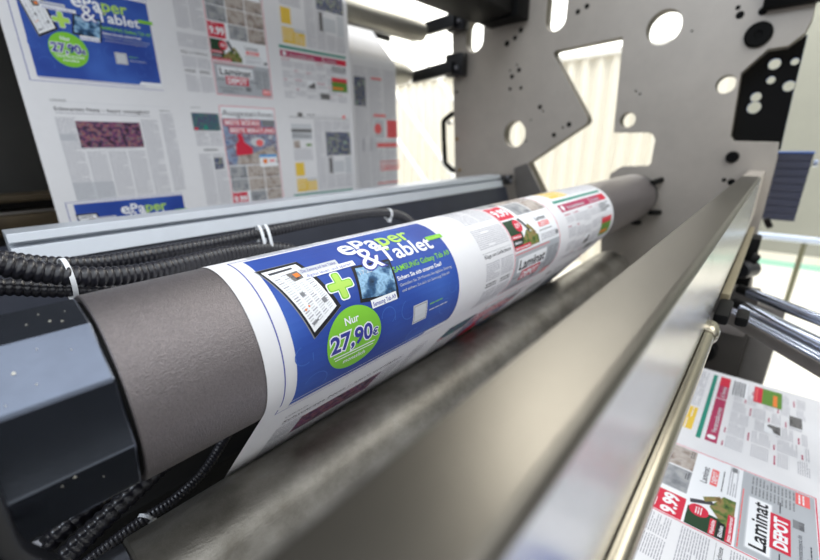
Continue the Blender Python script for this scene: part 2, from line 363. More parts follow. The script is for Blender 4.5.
def floor_ad(v):
    s = Sheet(); x0, x1 = .599, .783
    s.frame(x0, v + .000, x1, v + .452, .0016, 'pink', 2); s.rect(x0 + .0016, v + .0016, x1 - .0016, v + .4504, 'white', 1)
    s.text('Ausgezeichnet', x0 + .006, v + .028, x1 - .006, .017, 'dkt', 3, .0)
    s.rect(x0 + .003, v + .036, x1 - .003, v + .175, 'bluepic', 2)
    for (a, b_, c, t) in ((x0 + .008, x0 + .128, .038, 'BESTE BÖDEN'), (x0 + .022, x1 - .006, .060, 'BESTE BERATUNG')):
        s.rect(a, v + c, b_, v + c + .019, 'red', 3); s.text(t, a + .004, v + c + .0155, b_ - .004, .0125, 'white', 4, .03)
    s.rect(x0 + .135, v + .037, x1 - .005, v + .056, 'mgrey', 3)
    s.disc(x0 + .112, v + .105, .026, 'lgrey', 3, 30, .55); s.disc(x0 + .118, v + .108, .013, 'salmon', 4, 30, .8)
    s.poly([(x0 + .045, v + .082), (x0 + .06, v + .080), (x0 + .066, v + .105), (x0 + .092, v + .125), (x0 + .088, v + .142), (x0 + .034, v + .146), (x0 + .036, v + .112), (x0 + .048, v + .100)], 'red', 4)
    s.poly([(x0 + .040, v + .146), (x0 + .09, v + .140), (x0 + .165, v + .116), (x1 - .004, v + .134), (x1 - .004, v + .174), (x0 + .03, v + .174)], 'wood', 3)
    s.rect(x0 + .110, v + .145, x0 + .174, v + .184, 'white', 5); s.rect(x0 + .110, v + .145, x0 + .174, v + .153, 'skyb', 6); s.disc(x0 + .13, v + .166, .008, 'orange', 6, 20); s.rect(x0 + .146, v + .162, x0 + .166, v + .168, 'salmon', 6)
    # grid of floor samples
    for r_ in range(3):
        for c in range(3):
            a = x0 + .004 + c * .0595; b_ = v + .178 + r_ * .0405
            if c == 0 and r_ == 2: continue
            s.rect(a, b_, a + .0565, b_ + .0385, 'woodg' if (c == 0 or (r_ == 2 and c == 1)) else 'wood', 3); s.words(a + .034, b_ + .031, a + .054, b_ + .037, k='dkt', layer=4)
    # garden strip
    s.rect(x0 + .003, v + .303, x0 + .042, v + .3585, 'dgreen', 3); s.rect(x0 + .042, v + .303, x0 + .094, v + .3585, 'white', 3)
    s.poly([(x0 + .035, v + .345), (x0 + .06, v + .328), (x0 + .094, v + .343), (x0 + .094, v + .3585), (x0 + .03, v + .3585)], 'garden', 4)
    s.poly([(x0 + .05, v + .305), (x0 + .058, v + .303), (x0 + .072, v + .330), (x0 + .066, v + .334)], 'dkt', 4.2); s.poly([(x0 + .065, v + .322), (x0 + .074, v + .318), (x0 + .09, v + .338), (x0 + .084, v + .343)], 'garden', 4.4)
    s.disc(x0 + .040, v + .317, .0125, 'red', 5, 24); s.words(x0 + .032, v + .313, x0 + .048, v + .322, k='white', layer=6)
    s.rect(x0 + .004, v + .332, x0 + .036, v + .3395, 'red', 5); s.text('Wohnliche', x0 + .006, v + .338, x0 + .034, .0045, 'white', 6, .02)
    s.rect(x0 + .004, v + .3415, x0 + .036, v + .3495, 'black', 5); s.text('Böden', x0 + .008, v + .348, x0 + .030, .005, 'white', 6, .02)
    s.rect(x0 + .004, v + .3515, x0 + .060, v + .3595, 'red', 5); s.text('Jetzt renovieren!', x0 + .006, v + .3575, x0 + .057, .0045, 'white', 6, .02)
    s.text('Laminat', x0 + .108, v + .3185, x0 + .150, .009, 'dkt', 4, .01); s.rect(x0 + .110, v + .3225, x0 + .152, v + .332, 'salmon', 4); s.text('DEPOT', x0 + .116, v + .3305, x0 + .147, .0065, 'white', 5, .02)
    s.words(x0 + .104, v + .338, x0 + .158, v + .341, k='dkt', layer=3); s.words(x0 + .104, v + .346, x0 + .178, v + .358, k='text', layer=3)
    s.rect(x0 + .166, v + .348, x0 + .178, v + .355, 'mgrey', 4)
    main, subs = s, []
    s = Sheet(); subs.append(('shop_name_panel', s, 'grey panel with the shop name in black and red'))
    # grey panel with the shop name
    s.rect(x0 + .003, v + .3625, x1 - .003, v + .4495, 'grey', 3); s.words(x0 + .006, v + .3645, x1 - .05, v + .368, k='salmon', layer=4, hh=.0016)
    s.rrect(x0 + .012, v + .372, x0 + .124, v + .4015, .002, 'lgrey', 4); s.rrect(x0 + .014, v + .3735, x0 + .122, v + .4000, .002, 'white', 5)
    s.text('Laminat', x0 + .019, v + .3955, x0 + .117, .0190, 'black', 6, .02)
    s.rect(x0 + .034, v + .399, x0 + .106, v + .4215, 'red', 6.4); s.text('DEPOT', x0 + .040, v + .4175, x0 + .100, .0145, 'white', 7.4, .045)
    s.rect(x0 + .006, v + .409, x0 + .03, v + .4105, 'dkt', 4); s.rect(x0 + .112, v + .409, x0 + .137, v + .4105, 'dkt', 4)
    for c in range(2): s.words(x0 + .130 + c * .025, v + .375, x0 + .151 + c * .025, v + .428, k='mgrey', layer=4, pitch=.0045, hh=.002)
    s.text('www.laminatdepot.de', x0 + .010, v + .4335, x0 + .084, .0055, 'dkt', 5); s.text('(0800) 123', x0 + .094, v + .4365, x0 + .112, .006, 'dkt', 5); s.rect(x0 + .094, v + .424, x0 + .112, v + .436, 'mgrey', 4.5)
    s.words(x0 + .02, v + .4385, x0 + .07, v + .4445, k='dkt', layer=5)
    s.rect(x0 + .150, v + .4275, x1 - .006, v + .444, 'salmon', 5); s.words(x0 + .153, v + .431, x1 - .009, v + .441, k='white', layer=6, pitch=.0045, hh=.002)
    s = Sheet(); subs.append(('price_box', s, 'red price box'))
    s.rect(x0 + .003, v + .260, x0 + .052, v + .2995, 'red', 4); s.text('9.99', x0 + .007, v + .2905, x0 + .048, .0195, 'white', 5, .04); s.words(x0 + .01, v + .263, x0 + .03, v + .266, k='white', layer=5)
    return main, subs

def page_print(v):
    s = Sheet()
    # first page: local news over the tablet advertisement
    s.text('LOKALES', .197, v + .0125, .226, .0050, 'mgrey', 2, .01); s.rect(.197, v + .013, .457, v + .0136, 'lgrey')
    s.text('Schwarzes Netz – kaum unmöglich!', .199, v + .0325, .398, .0085, 'dkt', 2, .012)
    s.words(.200, v + .037, .40, v + .040, k='text', hh=.002)
    for c in range(5):
        a = .196 + c * .0445
        top = .048 if c == 0 else .126
        if c < 4: s.words(a, v + top, a + .040, v + .242)
        else: s.words(a, v + .048, a + .040, v + .242)
    s.words(.424, v + .030, .456, v + .242); s.words(.424, v + .022, .45, v + .027, k='mgrey', hh=.002)
    s.rect(.196, v + .085, .228, v + .1, 'lgrey', .5); s.rect(.196, v + .20, .282, v + .243, 'lgrey', .5)
    s.rect(.233, v + .055, .370, v + .117, 'crowd', 2)
    s.words(.233, v + .119, .35, v + .121)
    # second page: text column beside the flooring advertisement
    s.words(.512, v + .009, .54, v + .012, k='mgrey', hh=.0015)
    s.rect(.510, v + .024, .594, v + .072, 'crowd2', 2); s.rect(.512, v + .064, .524, v + .071, 'red', 3); s.disc(.548, v + .064, .007, 'teal', 3, 16)
    for c in range(2): s.words(.512 + c * .043, v + .075, .551 + c * .043, v + .117)
    s.words(.530, v + .124, .575, v + .130, k='mgrey', hh=.0025)
    for c in range(2): s.words(.512 + c * .043, v + .138, .551 + c * .043, v + .290)
    s.rect(.552, v + .150, .586, v + .185, 'white', 1.5); s.rect(.556, v + .150, .586, v + .184, 'people', 2)
    s.words(.508, v + .303, .553, v + .338, k='text'); s.words(.553, v + .303, .594, v + .338, k='text')
    s.text('Klage um Geflüchtete', .512, v + .352, .590, .0062, 'dkt', 2, .005); s.rect(.508, v + .3435, .594, v + .344, 'mgrey')
    for c in range(2):
        s.words(.512 + c * .043, v + .360, .551 + c * .043, v + .388); s.words(.512 + c * .043, v + .406, .551 + c * .043, v + .450)
        s.words(.514 + c * .043, v + .393, .545 + c * .043, v + .401, k='dkt', hh=.002, pitch=.0045)
    # third page
    x0, x1 = .838, 1.106
    s.rect(x0, v + .0215, x1, v + .0235, 'mgrey', 2); s.rect(x0 + .035, v + .008, x0 + .055, v + .021, 'darkpic', 2); s.words(x0 + .075, v + .012, x0 + .11, v + .017, k='dkt', hh=.003)
    s.rect(x1 - .032, v + .009, x1 - .02, v + .021, 'salmon', 2); s.words(x0 + .12, v + .014, x0 + .22, v + .018)
    s.rect(x0 + .004, v + .045, x0 + .088, v + .098, 'lgrey', 1); s.rect(x0 + .004, v + .062, x0 + .088, v + .072, 'darkpic', 2); s.words(x0 + .006, v + .077, x0 + .085, v + .094)
    s.rect(x0 + .008, v + .101, x0 + .034, v + .125, 'wood', 2); s.rect(x0 + .06, v + .112, x0 + .084, v + .119, 'bgreen', 2); s.words(x0 + .006, v + .128, x0 + .085, v + .168)
    s.rect(x0 + .006, v + .176, x0 + .043, v + .222, 'yellow', 2); s.rect(x0 + .006, v + .232, x0 + .093, v + .278, 'yellow', 2); s.rect(x0 + .05, v + .232, x0 + .094, v + .242, 'lgrey', 3)
    s.words(x0 + .008, v + .238, x0 + .045, v + .274, k='white', layer=4, pitch=.009, hh=.002); s.words(x0 + .052, v + .246, x0 + .09, v + .274, k='white', layer=4, pitch=.008, hh=.002)
    for c in range(4):
        a = x0 + .100 + c * .0435
        s.words(a, v + .030, a + .039, v + (.066 if c in (2, 3) else .278))
        if c in (2, 3): s.words(a, v + .228, a + .039, v + .278)
    s.rect(x0 + .150, v + .070, x1, v + .155, 'people', 2); s.rect(x0 + .158, v + .163, x0 + .172, v + .220, 'darkpic', 2); s.rect(x0 + .172, v + .176, x0 + .23, v + .218, 'lgrey', 2); s.rect(x0 + .236, v + .16, x1, v + .225, 'lgrey', .5)
    xb = .826
    s.rect(xb, v + .287, x1, v + .2945, 'teal', 2)
    s.rect(xb + .002, v + .301, xb + .172, v + .3195, 'mag', 2); s.rect(xb + .175, v + .301, x1, v + .3195, 'mag', 2); s.rect(x1 - .045, v + .301, x1, v + .3195, 'red', 2.5)
    s.text('Veranstaltungen', xb + .035, v + .3155, xb + .135, .008, 'lgrey', 3.5, .02); s.disc(xb + .018, v + .310, .007, 'white', 3.5, 16); s.text('& Termine', xb + .182, v + .3155, xb + .232, .008, 'lgrey', 3.5, .02)
    # classified columns
    for c in range(6):
        a = xb + .004 + c * .046; top = .326
        vv = v + top
        while vv < v + .438:
            h = random.uniform(.018, .034)
            if random.random() < .55: s.words(a, vv, a + random.uniform(.014, .034), vv + .003, k='mag', hh=.0022, layer=2)
            s.words(a, vv + .006, a + .041, min(vv + h, v + .447), pitch=.0028, hh=.0011)
            if random.random() < .35: s.frame(a - .001, vv + .0045, a + .043, min(vv + h, v + .448), .0005, 'lgrey', 1)
            vv += h + .005
    s.rect(x1 - .074, v + .325, x1, v + .352, 'white', 4); s.words(x1 - .072, v + .326, x1 - .002, v + .350, k='dkt', layer=5, pitch=.0046, hh=.0028)
    s.rect(x1 - .073, v + .363, x1, v + .4095, 'bgreen', 4); s.rect(x1 - .073, v + .363, x1, v + .377, 'red', 5); s.rect(x1 - .07, v + .395, x1 - .02, v + .402, 'orange', 5)
    s.words(x1 - .068, v + .366, x1 - .006, v + .372, k='salmon', layer=6, hh=.003)
    s.rect(xb + .100, v + .384, xb + .135, v + .409, 'white', 4); s.poly([(xb + .102, v + .408), (xb + .106, v + .398), (xb + .118, v + .396), (xb + .124, v + .388), (xb + .132, v + .39), (xb + .133, v + .408)], 'darkpic', 5)
    s.rect(xb + .150, v + .420, xb + .196, v + .441, 'white', 4); s.rect(xb + .152, v + .421, xb + .194, v + .440, 'darkpic', 5)
    return s

PERIOD = .482
def print_web(parent, surf, rows, vrange, offset, curved=(-9, -8)):
    for v in rows:
        sh = page_print(v); sh.build('article_print', parent, surf, vrange, offset, curved=curved, label='small grey columns of text and colour pictures')
        for (ad, subs), lab in ((tablet_ad(v), 'blue tablet advertisement with a round green price badge'), (floor_ad(v), 'tall red framed flooring advertisement')):
            o = ad.build('printed_advertisement', parent, surf, vrange, offset, curved=curved, label=lab)
            if o:
                for nm, sh, lb in subs: sh.build(nm, o, surf, vrange, offset, curved=curved, label=lb)
def paper(name, parent, surf, s0, s1, step, mt, ncol=10):
    bm = bmesh.new(); n = max(1, int((s1 - s0) / step)); rows = []
    for i in range(n + 1):
        s = s0 + (s1 - s0) * i / n
        rows.append([bm.verts.new(surf(.156 + .969 * k / ncol, s, 0)) for k in range(ncol + 1)])
    for a, b in zip(rows, rows[1:]):
        for k in range(ncol): bm.faces.new((a[k], a[k + 1], b[k + 1], b[k]))
    return obj(name, bm, mt, parent)

# ================================================================== THE PLACE
# ---- geometry of the bar and its web
RB = .082; CB = Vector((.3843, -.1924)); A0 = R(58); A1 = R(220)
PR = RB + .0006
ST = .218; R2 = .074
T1 = CB + PR * Vector((math.cos(A1), math.sin(A1))); DR = Vector((-math.sin(A1), math.cos(A1))); N1 = Vector((math.cos(A1), math.sin(A1)))
PT = T1 + DR * ST; C2 = PT + N1 * (R2 + .0006)
S1 = A1 * PR; S2 = S1 + ST; S3 = S2 + (A1 - PI / 2) * (R2 + .0006)
def web(x, s, h):
    w = min(1, max(0, (s - S2) / (S3 - S2))); u = (x - .156) / .969
    X = .145 + u * ((1.148 - .145) * (1 - w) + .990 * w)
    if s < A0 * PR:
        n = Vector((math.cos(A0), math.sin(A0))); d = Vector((math.sin(A0), -math.cos(A0))); p = CB + n * (PR + h) + d * (A0 * PR - s)
    elif s < S1: a = s / PR; p = CB + (PR + h) * Vector((math.cos(a), math.sin(a)))
    elif s < S2: p = T1 + DR * (s - S1) + N1 * h
    elif s < S3:
        a = A1 - (s - S2) / (R2 + .0006); n = Vector((math.cos(a), math.sin(a))); p = C2 - n * (R2 + .0006) + n * h
    else: p = C2 + Vector((0, -(R2 + .0006))) + Vector((-(s - S3), h))
    return Vector((X, p.x, p.y))

web_thing = thing('newspaper_web', 'freshly printed newspaper web wrapped over the big turner bar and running off under the roller', 'newspaper', (.64, .384, -.11))
paper('paper_sheet', web_thing, web, A0 * PR - .34, A0 * PR, .1, M['paper'])
paper('paper_sheet', web_thing, web, A0 * PR, S1, .006, M['paper'])
paper('paper_sheet', web_thing, web, S1, S2, .03, M['paper'])
paper('paper_sheet', web_thing, web, S2, S3, .008, M['paper'])
paper('paper_sheet', web_thing, web, S3, S3 + 1.25, .1, M['paper'])
print_web(web_thing, web, [0, PERIOD], (.145, .118 + S2), -.118, curved=(.1, .118 + S1))
# flat run at the bottom: page ordinate v = .302 - y
OFB = S3 + C2.x - .302
print_web(web_thing, web, [0, PERIOD], (-.06, .9), OFB)

# ---- turner bar
bar = thing('turner_bar', 'thick grey turner bar carrying the newspaper, black octagonal block at its near end', 'turner bar', (.8, .384, -.2745))
obj('sleeve', lathe((.0465, CB.x, CB.y), (1.64, CB.x, CB.y), [(0, RB - .006), (0, RB - .0008), (.001, RB), (1.592, RB), (1.5935, RB - .002), (1.5935, 0)], 128), M['sleeve'], bar)
obj('end_collar', lathe((1.6405, CB.x, CB.y), (1.70, CB.x, CB.y), [(0, 0), (0, .066), (.012, .066), (.012, .076), (.0570, .076), (.0570, 0)], 64), M['dark'], bar)
for dy, dz in ((-.052, .05), (-.06, -.042), (-.02, -.078)):
    obj('bolt', rod((1.63, CB.x + dy * 1.2, CB.y + dz * 1.1), (1.698, CB.x + dy * 1.5, CB.y + dz * 1.25), .0095, 16), M['black'], bar)
# octagon: circumradius and phase follow the facets seen at the near end
ro = .0822
octs = [(CB.x + ro * math.cos(R(a)), CB.y + ro * math.sin(R(a))) for a in (87.4, 116.4, 149.8, 186.4, 223.4, 260, 297, 333, 10, 48)]
ob = obj('end_block', prism(octs, -.55, .044), M['octa'], bar, smooth=False, bevel=.0018)
obj('seam_ring', lathe((.0442, CB.x, CB.y), (.0464, CB.x, CB.y), [(0, 0), (0, .077), (.0022, .077), (.0022, 0)], 64), M['black'], bar)

# ---- lower roller
lr = thing('guide_roller', 'worn steel roller lying just below the wrapped bar', 'roller', (.8, C2.x, C2.y - R2))
obj('roller_body', lathe((.03, C2.x, C2.y), (1.6, C2.x, C2.y), [(0, 0), (0, R2 - .003), (.003, R2), (1.555, R2), (1.57, R2 - .012), (1.57, 0)], 128), M['roller'], lr)
obj('roller_neck', rod((.006, C2.x, C2.y), (.0295, C2.x, C2.y), R2 - .0025, 64), M['dullchrome'], lr); obj('axle', rod((-.12, C2.x, C2.y), (.0055, C2.x, C2.y), .02, 32), M['dark'], lr)
obj('axle', rod((1.6005, C2.x, C2.y), (1.699, C2.x, C2.y), .03, 32), M['dark'], lr)

# ---- near rectangular beam
YL, YR, ZT, ZB = .0705, .0298, -.089, -.229
bt = thing('cross_beam', 'long flat steel cross beam filling the lower right foreground', 'beam', (.8, .05, ZB))
sec = [(YR, ZB), (YR, ZT)]; bm = bmesh.new()
_ra = .0065
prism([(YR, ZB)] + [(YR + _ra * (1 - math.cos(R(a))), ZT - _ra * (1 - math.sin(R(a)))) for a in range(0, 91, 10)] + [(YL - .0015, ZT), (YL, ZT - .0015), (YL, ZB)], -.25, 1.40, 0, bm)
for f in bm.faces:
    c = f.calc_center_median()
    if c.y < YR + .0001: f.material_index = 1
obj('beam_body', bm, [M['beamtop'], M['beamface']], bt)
bm = prism([(YR + .0006, ZB + .001), (YR + .0006, ZT - .0006), (YL - .0006, ZT - .0006), (YL - .0006, ZB + .001)], 1.4005, 1.699)
obj('end_section', bm, M['plate'], bt, smooth=False, bevel=.001)
obj('edge_tube', rod((-.25, .0262, -.2395), (.60, .0262, -.2395), .0088, 32, .002), M['tube'], bt)
obj('tube_end_cap', lathe((.6005, .0262, -.2395), (.66, .0262, -.2395), [(0, 0), (0, .0095), (.006, .0125), (.025, .0130), (.04, .010), (.046, 0)], 32), M['tube'], bt)
obj('lit_tube_strip', prism([(.017, -.250), (.017, -.234), (.0292, -.234), (.0292, -.250)], .79, 1.50), M['tan'], bt, bevel=.002)  # tube running on; the tan light on it is put into the colour
bm = bmesh.new(); box(bm, .70, .785, .010, .0285, -.256, -.240); box(bm, .715, .76, -.012, .0035, -.258, -.243)
obj('clamp', bm, M['black'], bt, bevel=.004)
# a dark smear and scratches
def decal(pts, m, parent, name, d):
    bm = bmesh.new(); bm.faces.new([bm.verts.new(p) for p in pts]); return obj(name, bm, m, parent, smooth=False)

def patch(pts, m, name, label):
    bm = bmesh.new(); bm.faces.new([bm.verts.new(p) for p in pts]); bmesh.ops.solidify(bm, geom=bm.faces[:], thickness=.0001); bmesh.ops.recalc_face_normals(bm, faces=bm.faces[:])
    return obj(name, bm, m, bt, smooth=False, label=label)
for (a_, b_) in (((716, 246), (711, 276)), ((728, 244), (718, 272)), ((714, 252), (706, 268))):
    p, q_ = at(*a_, 'y', YR - .0004), at(*b_, 'y', YR - .0004); n_ = Vector((.0007, 0, .0003)); patch([p - n_, p + n_, q_ + n_ * .5, q_ - n_ * .5], M['scratch'], 'scratch', 'thin scratch in the bare metal')
# ---- aluminium rail with its dark box
ra = thing('cable_tray', 'silver edged dark cable tray running behind the black hoses', 'cable tray', (.8, .9, -.45))
ya = .88
zt = ya * math.tan(R(-8.15))
obj('rail_profile', prism([(ya, zt), (ya - .004, zt - .014), (ya + .014, zt - .0155), (ya + .014, zt - .0205), (ya - .008, zt - .022), (ya - .016, zt - .048), (ya + .02, zt - .05), (ya + .06, zt - .03), (ya + .06, zt)], .04, 1.566), M['rail'], ra, smooth=False, bevel=.0008)
obj('tray_body', prism([(ya - .012, zt - .0495), (ya - .10, zt - .32), (ya + .2, zt - .32), (ya + .2, zt - .05), (ya + .018, zt - .0515)], .0, 1.60), M['darkblue'], ra, smooth=False, bevel=.002)
obj('lower_lip', prism([(ya - .135, zt - .331), (ya - .135, zt - .321), (ya - .06, zt - .321), (ya - .06, zt - .331)], .0, 1.6), M['darkblue'], ra, smooth=False)
bm = bmesh.new(); box(bm, 1.568, 1.66, ya - .012, ya + .05, zt - .045, zt - .006); obj('end_clamp', bm, M['dark'], ra, bevel=.004)
for dx, dz in ((1.60, -.012), (1.63, -.03)):
    obj('screw', rod((dx, ya - .022, zt + dz), (dx, ya - .0125, zt + dz), .008, 16), M['dullchrome'], ra)

# ---- corrugated hoses
def hose(name, pts, r, pitch, label, grp='black corrugated hoses'):
    o = obj(name, ribbed(pts, r, pitch), M['hose']); tag(o, label, 'hose', grp); return o
Yh = .62
H1 = [at(-60, 255, 'y', .60), at(0, 265, 'y', .60), at(40, 272, 'y', .60), at(90, 277, 'y', .60), at(140, 273, 'y', .61), at(190, 262, 'y', .625), at(235, 252, 'y', .65), at(270, 248.5, 'y', .67), at(292, 251, 'y', .67), at(306, 260, 'y', .665)]
hose('corrugated_hose', H1, .0128, .0082, 'thick black corrugated hose lying in front, nearest the newspaper bar')
H2 = [at(-60, 246, 'y', .70), at(0, 258, 'y', .69), at(50, 264, 'y', .685), at(95, 263, 'y', .685), at(130, 258, 'y', .69), at(165, 252, 'y', .69), at(215, 243, 'y', .70), at(262, 233, 'y', .70), at(320, 221, 'y', .70), at(365, 213.5, 'y', .70), at(392, 213.5, 'y', .70), at(410, 222, 'y', .70), at(425, 245, 'y', .69)]
hose('corrugated_hose', H2, .0108, .0075, 'slimmer black corrugated hose arching farthest right along the tray')
H3 = [at(-60, 292, 'y', .63), at(0, 287, 'y', .63), at(45, 289, 'y', .63), at(90, 290, 'y', .63), at(130, 292, 'y', .64), at(180, 300, 'y', .66)]
hose('corrugated_hose', H3, .0105, .0075, 'dim black corrugated hose lowest at the far left, under the thick one')
L1 = [at(30, 600, 'y', .47), at(67, 556, 'y', .47), at(100, 523, 'y', .47), at(137, 489, 'y', .475), at(165, 462, 'y', .49), at(200, 430, 'y', .52)]
hose('corrugated_hose', L1, .0112, .0092, 'black corrugated hose below the octagonal block, nearer the lower roller')
L2 = [at(5, 585, 'y', .50), at(46, 545, 'y', .50), at(68, 525, 'y', .50), at(94, 506, 'y', .505), at(125, 486, 'y', .53), at(160, 460, 'y', .56)]
hose('corrugated_hose', L2, .0105, .0092, 'black corrugated hose tucked right up under the octagonal block')
L3 = [at(60, 585, 'y', .55), at(95, 556, 'y', .55), at(140, 522, 'y', .55), at(175, 499, 'y', .55), at(205, 470, 'y', .56), at(230, 430, 'y', .56)]
hose('corrugated_hose', L3, .0075, .005, 'dim thin black hose with a pale tie, deepest beside the lower roller')

def cable_tie(c, ax, r, label, sx=1, w=.005, head=70):
    c = Vector(c); t = thing('cable_tie', label, 'cable tie', c, 'white cable ties')
    bm, m = ring_band(c, ax, r, w, .0014, sx); obj('strap', bm, M['tie'], t)
    a = R(head); bm = bmesh.new(); box(bm, -.004, .004, -.004, .004, -.004, .004)
    p = m @ Vector(((r + .003) * math.cos(a), (r + .003) * math.sin(a) * sx, 0)); bmesh.ops.transform(bm, matrix=Matrix.Translation(p) @ m.to_3x3().to_4x4(), verts=bm.verts[:])
    obj('lock_head', bm, M['tie'], t, bevel=.001); return t
cable_tie(at(68, 280, 'y', .612), Vector((1, .05, -.02)), .0255, 'white cable tie round the hoses at the far left')
cable_tie(at(261.5, 242, 'y', .68), Vector((1, -.22, .06)), .0190, 'left one of the pair of white cable ties in the middle of the hoses', 1.55)
cable_tie(at(268, 241, 'y', .68), Vector((1, -.22, .06)), .0190, 'right one of the pair of white cable ties in the middle of the hoses', 1.55)
cable_tie(at(388, 214, 'y', .70), Vector((1, 0, -.12)), .0130, 'single white cable tie at the right hand bend of the slimmer hose')
cable_tie(at(146, 518, 'y', .55), Vector((.6, .4, .3)), .0088, 'small pale cable tie on the dim hose beside the lower roller', 1, .004)

# small things at the lower left corner
bk = thing('corner_bracket', 'dark curved bracket rim in the bottom left corner', 'bracket', at(5, 540, 'y', .30))
bk_pts = [at(-25, 470, 'y', .30), at(-8, 505, 'y', .30), at(2, 530, 'y', .30), at(14, 550, 'y', .30), at(34, 560, 'y', .30), at(54, 570, 'y', .30), at(62, 590, 'y', .30)]
pth = spline(bk_pts, .004); bm = bmesh.new(); pv = None
for i, p in enumerate(pth):
    d = (pth[min(i + 1, len(pth) - 1)] - pth[max(i - 1, 0)]).normalized(); x = d.cross(Vector((0, 1, 0))).normalized()
    rg = [bm.verts.new(p + x * a * .005 + Vector((0, b * .008, 0))) for a, b in ((-1, -1), (1, -1), (1, 1), (-1, 1))]
    if pv:
        for k in range(4): bm.faces.new((pv[k], pv[(k + 1) % 4], rg[(k + 1) % 4], rg[k]))
    pv = rg
bmesh.ops.recalc_face_normals(bm, faces=bm.faces[:]); obj('rim', bm, M['dark'], bk, bevel=.002)
sc = obj('hex_bolt', rod(at(36, 546, 'y', .455), at(41, 541, 'y', .465), .0055, 6), M['dullchrome']); tag(sc, 'small shiny bolt end under the octagonal block, by the corner bracket', 'bolt')
# chips on the octagonal block (bare paint spots)
def octpt(k, x, f, h=.0003):
    a, b = Vector(octs[k]), Vector(octs[k + 1]); p = a + (b - a) * f; n = ((a + b) / 2 - CB).normalized(); p = p + n * h
    return Vector((x, p.x, p.y))
for k, x, f, w in ((0, -.018, .45, 9), (0, -.004, .25, 5), (0, .012, .55, 6), (0, .024, .62, 8), (0, .030, .72, 8), (0, .02, .3, 4), (0, .034, .4, 3), (1, -.002, .45, 12), (1, -.02, .1, 5), (1, .012, .2, 4), (1, .028, .35, 4), (1, .006, .7, 5), (1, -.01, .85, 4), (3, .008, .05, 8), (3, .001, .12, 5), (3, .022, .35, 3)):
    w *= .00008; n = 9; ch = bmesh.new(); q0 = []
    for h in (.0001, .0006):
        q0.append([]); 
        for j in range(n):
            a = 2 * PI * j / n; r_ = w * random.uniform(.7, 1.1) * (1 if h < .0002 else .7); q0[-1].append(ch.verts.new(octpt(k, x + r_ * 1.5 * math.cos(a), f + r_ / .045 * math.sin(a), h)))
    for j in range(n): ch.faces.new((q0[0][j], q0[0][(j + 1) % n], q0[1][(j + 1) % n], q0[1][j]))
    ch.faces.new(q0[1]); bmesh.ops.recalc_face_normals(ch, faces=ch.faces[:])
    obj('paint_chip', ch, M['chip'], bar)

# ---- back web over its roller
def backweb(x, s, h):
    # s runs down the web; s = 0 at z = .118
    z = .118 - s; top = .484
    x = x + (.003 + .006 * min(1, max(0, (x - .156) / .025)) if x < .46 else .009 * max(0, 1 - (x - .46) / .13))
    if z <= top: return Vector((x, 1.3 - h, z))
    a = min((z - top) / .046, R(58)); rest = z - top - a * .046
    p = Vector((1.346 - (.046 + h) * math.cos(a), top + (.046 + h) * math.sin(a))); d = Vector((math.sin(a), math.cos(a)))
    p = p + d * rest
    return Vector((x, p.x, p.y))
bw = thing('newspaper_web', 'printed newspaper web hanging upright behind the cable tray', 'newspaper', (.64, 1.3, -.9))
paper('paper_sheet', bw, backweb, -.75, -.4, .2, M['paper']); paper('paper_sheet', bw, backweb, -.4, -.366, .003, M['paper']); paper('paper_sheet', bw, backweb, -.366, 1.1, .2, M['paper'])
print_web(bw, backweb, [-PERIOD, 0], (-.40, .45), 0, curved=(-.42, -.34))
r1 = thing('idler_roller', 'upper pale grey idler roller at the top, behind the hanging newspaper', 'roller', (.8, 1.346, .438), 'pale idler rollers')
obj('roller_body', lathe((.05, 1.346, .484), (1.59, 1.346, .484), [(0, 0), (0, .042), (.006, .0455), (1.50, .0455), (1.55, .038), (1.55, .022), (1.57, .02), (1.57, 0)], 64), M['softroll'], r1)
# second web
W2Y, W2Z, W2R = 1.38, .319, .0485
_g = at(347, 27, 'x', 1.46); W2C = (W2Y + W2R + .0005, W2Z)
_dy, _dz = _g.y - W2C[0], _g.z - W2C[1]; _L = math.hypot(_dy, _dz); _a = math.atan2(_dy, _dz)      # leave the roller tangent towards the point above and behind
W2A = _a + math.acos((W2R + .0005) / _L) - PI / 2 + 0
def web2(x, s, h):
    z = .118 - s; top = W2Z; X = .462 + (x - .156) / .969 * 1.0; rr = W2R + .0005 + h
    if z <= top: return Vector((X, W2C[0] - rr, z))
    a = min((z - top) / W2R, max(.2, _a - math.asin(W2R / _L))); rest = z - top - a * W2R
    p = Vector((W2C[0] - rr * math.cos(a), top + rr * math.sin(a))); d = Vector((math.sin(a), math.cos(a))); p = p + d * rest
    return Vector((X, p.x, p.y))
w2 = thing('newspaper_web', 'second newspaper web hanging farther back, only its right hand strip showing', 'newspaper', (1.1, W2Y, -.9))
paper('paper_sheet', w2, web2, -.55, -.27, .2, M['paper']); paper('paper_sheet', w2, web2, -.27, -.201, .004, M['paper']); paper('paper_sheet', w2, web2, -.201, 1.1, .2, M['paper'])
s = Sheet(); q = lambda X: .156 + (X * W2Y / 1.3 - .462) * .969
for a, b_ in ((.995, 1.05), (1.06, 1.10), (1.14, 1.21), (1.215, 1.29), (1.30, 1.372)):
    s.words(q(a), -.19, q(b_), .38, pitch=.006, hh=.0022, k='text')
s.rect(q(1.14), -.15, q(1.20), -.04, 'people', 2)
s.rect(q(1.232), -.155, q(1.29), -.148, 'salmon', 2); s.rect(q(1.24), -.01, q(1.31), .0, 'salmon', 2)
s.rect(q(1.236), .010, q(1.38), .095, 'white', 2); s.rect(q(1.24), .012, q(1.30), .09, 'lgrey', 3); s.disc(q(1.262), .05, .022, 'salmon', 4, 20); s.rect(q(1.315), .012, q(1.378), .088, 'salmon', 3)
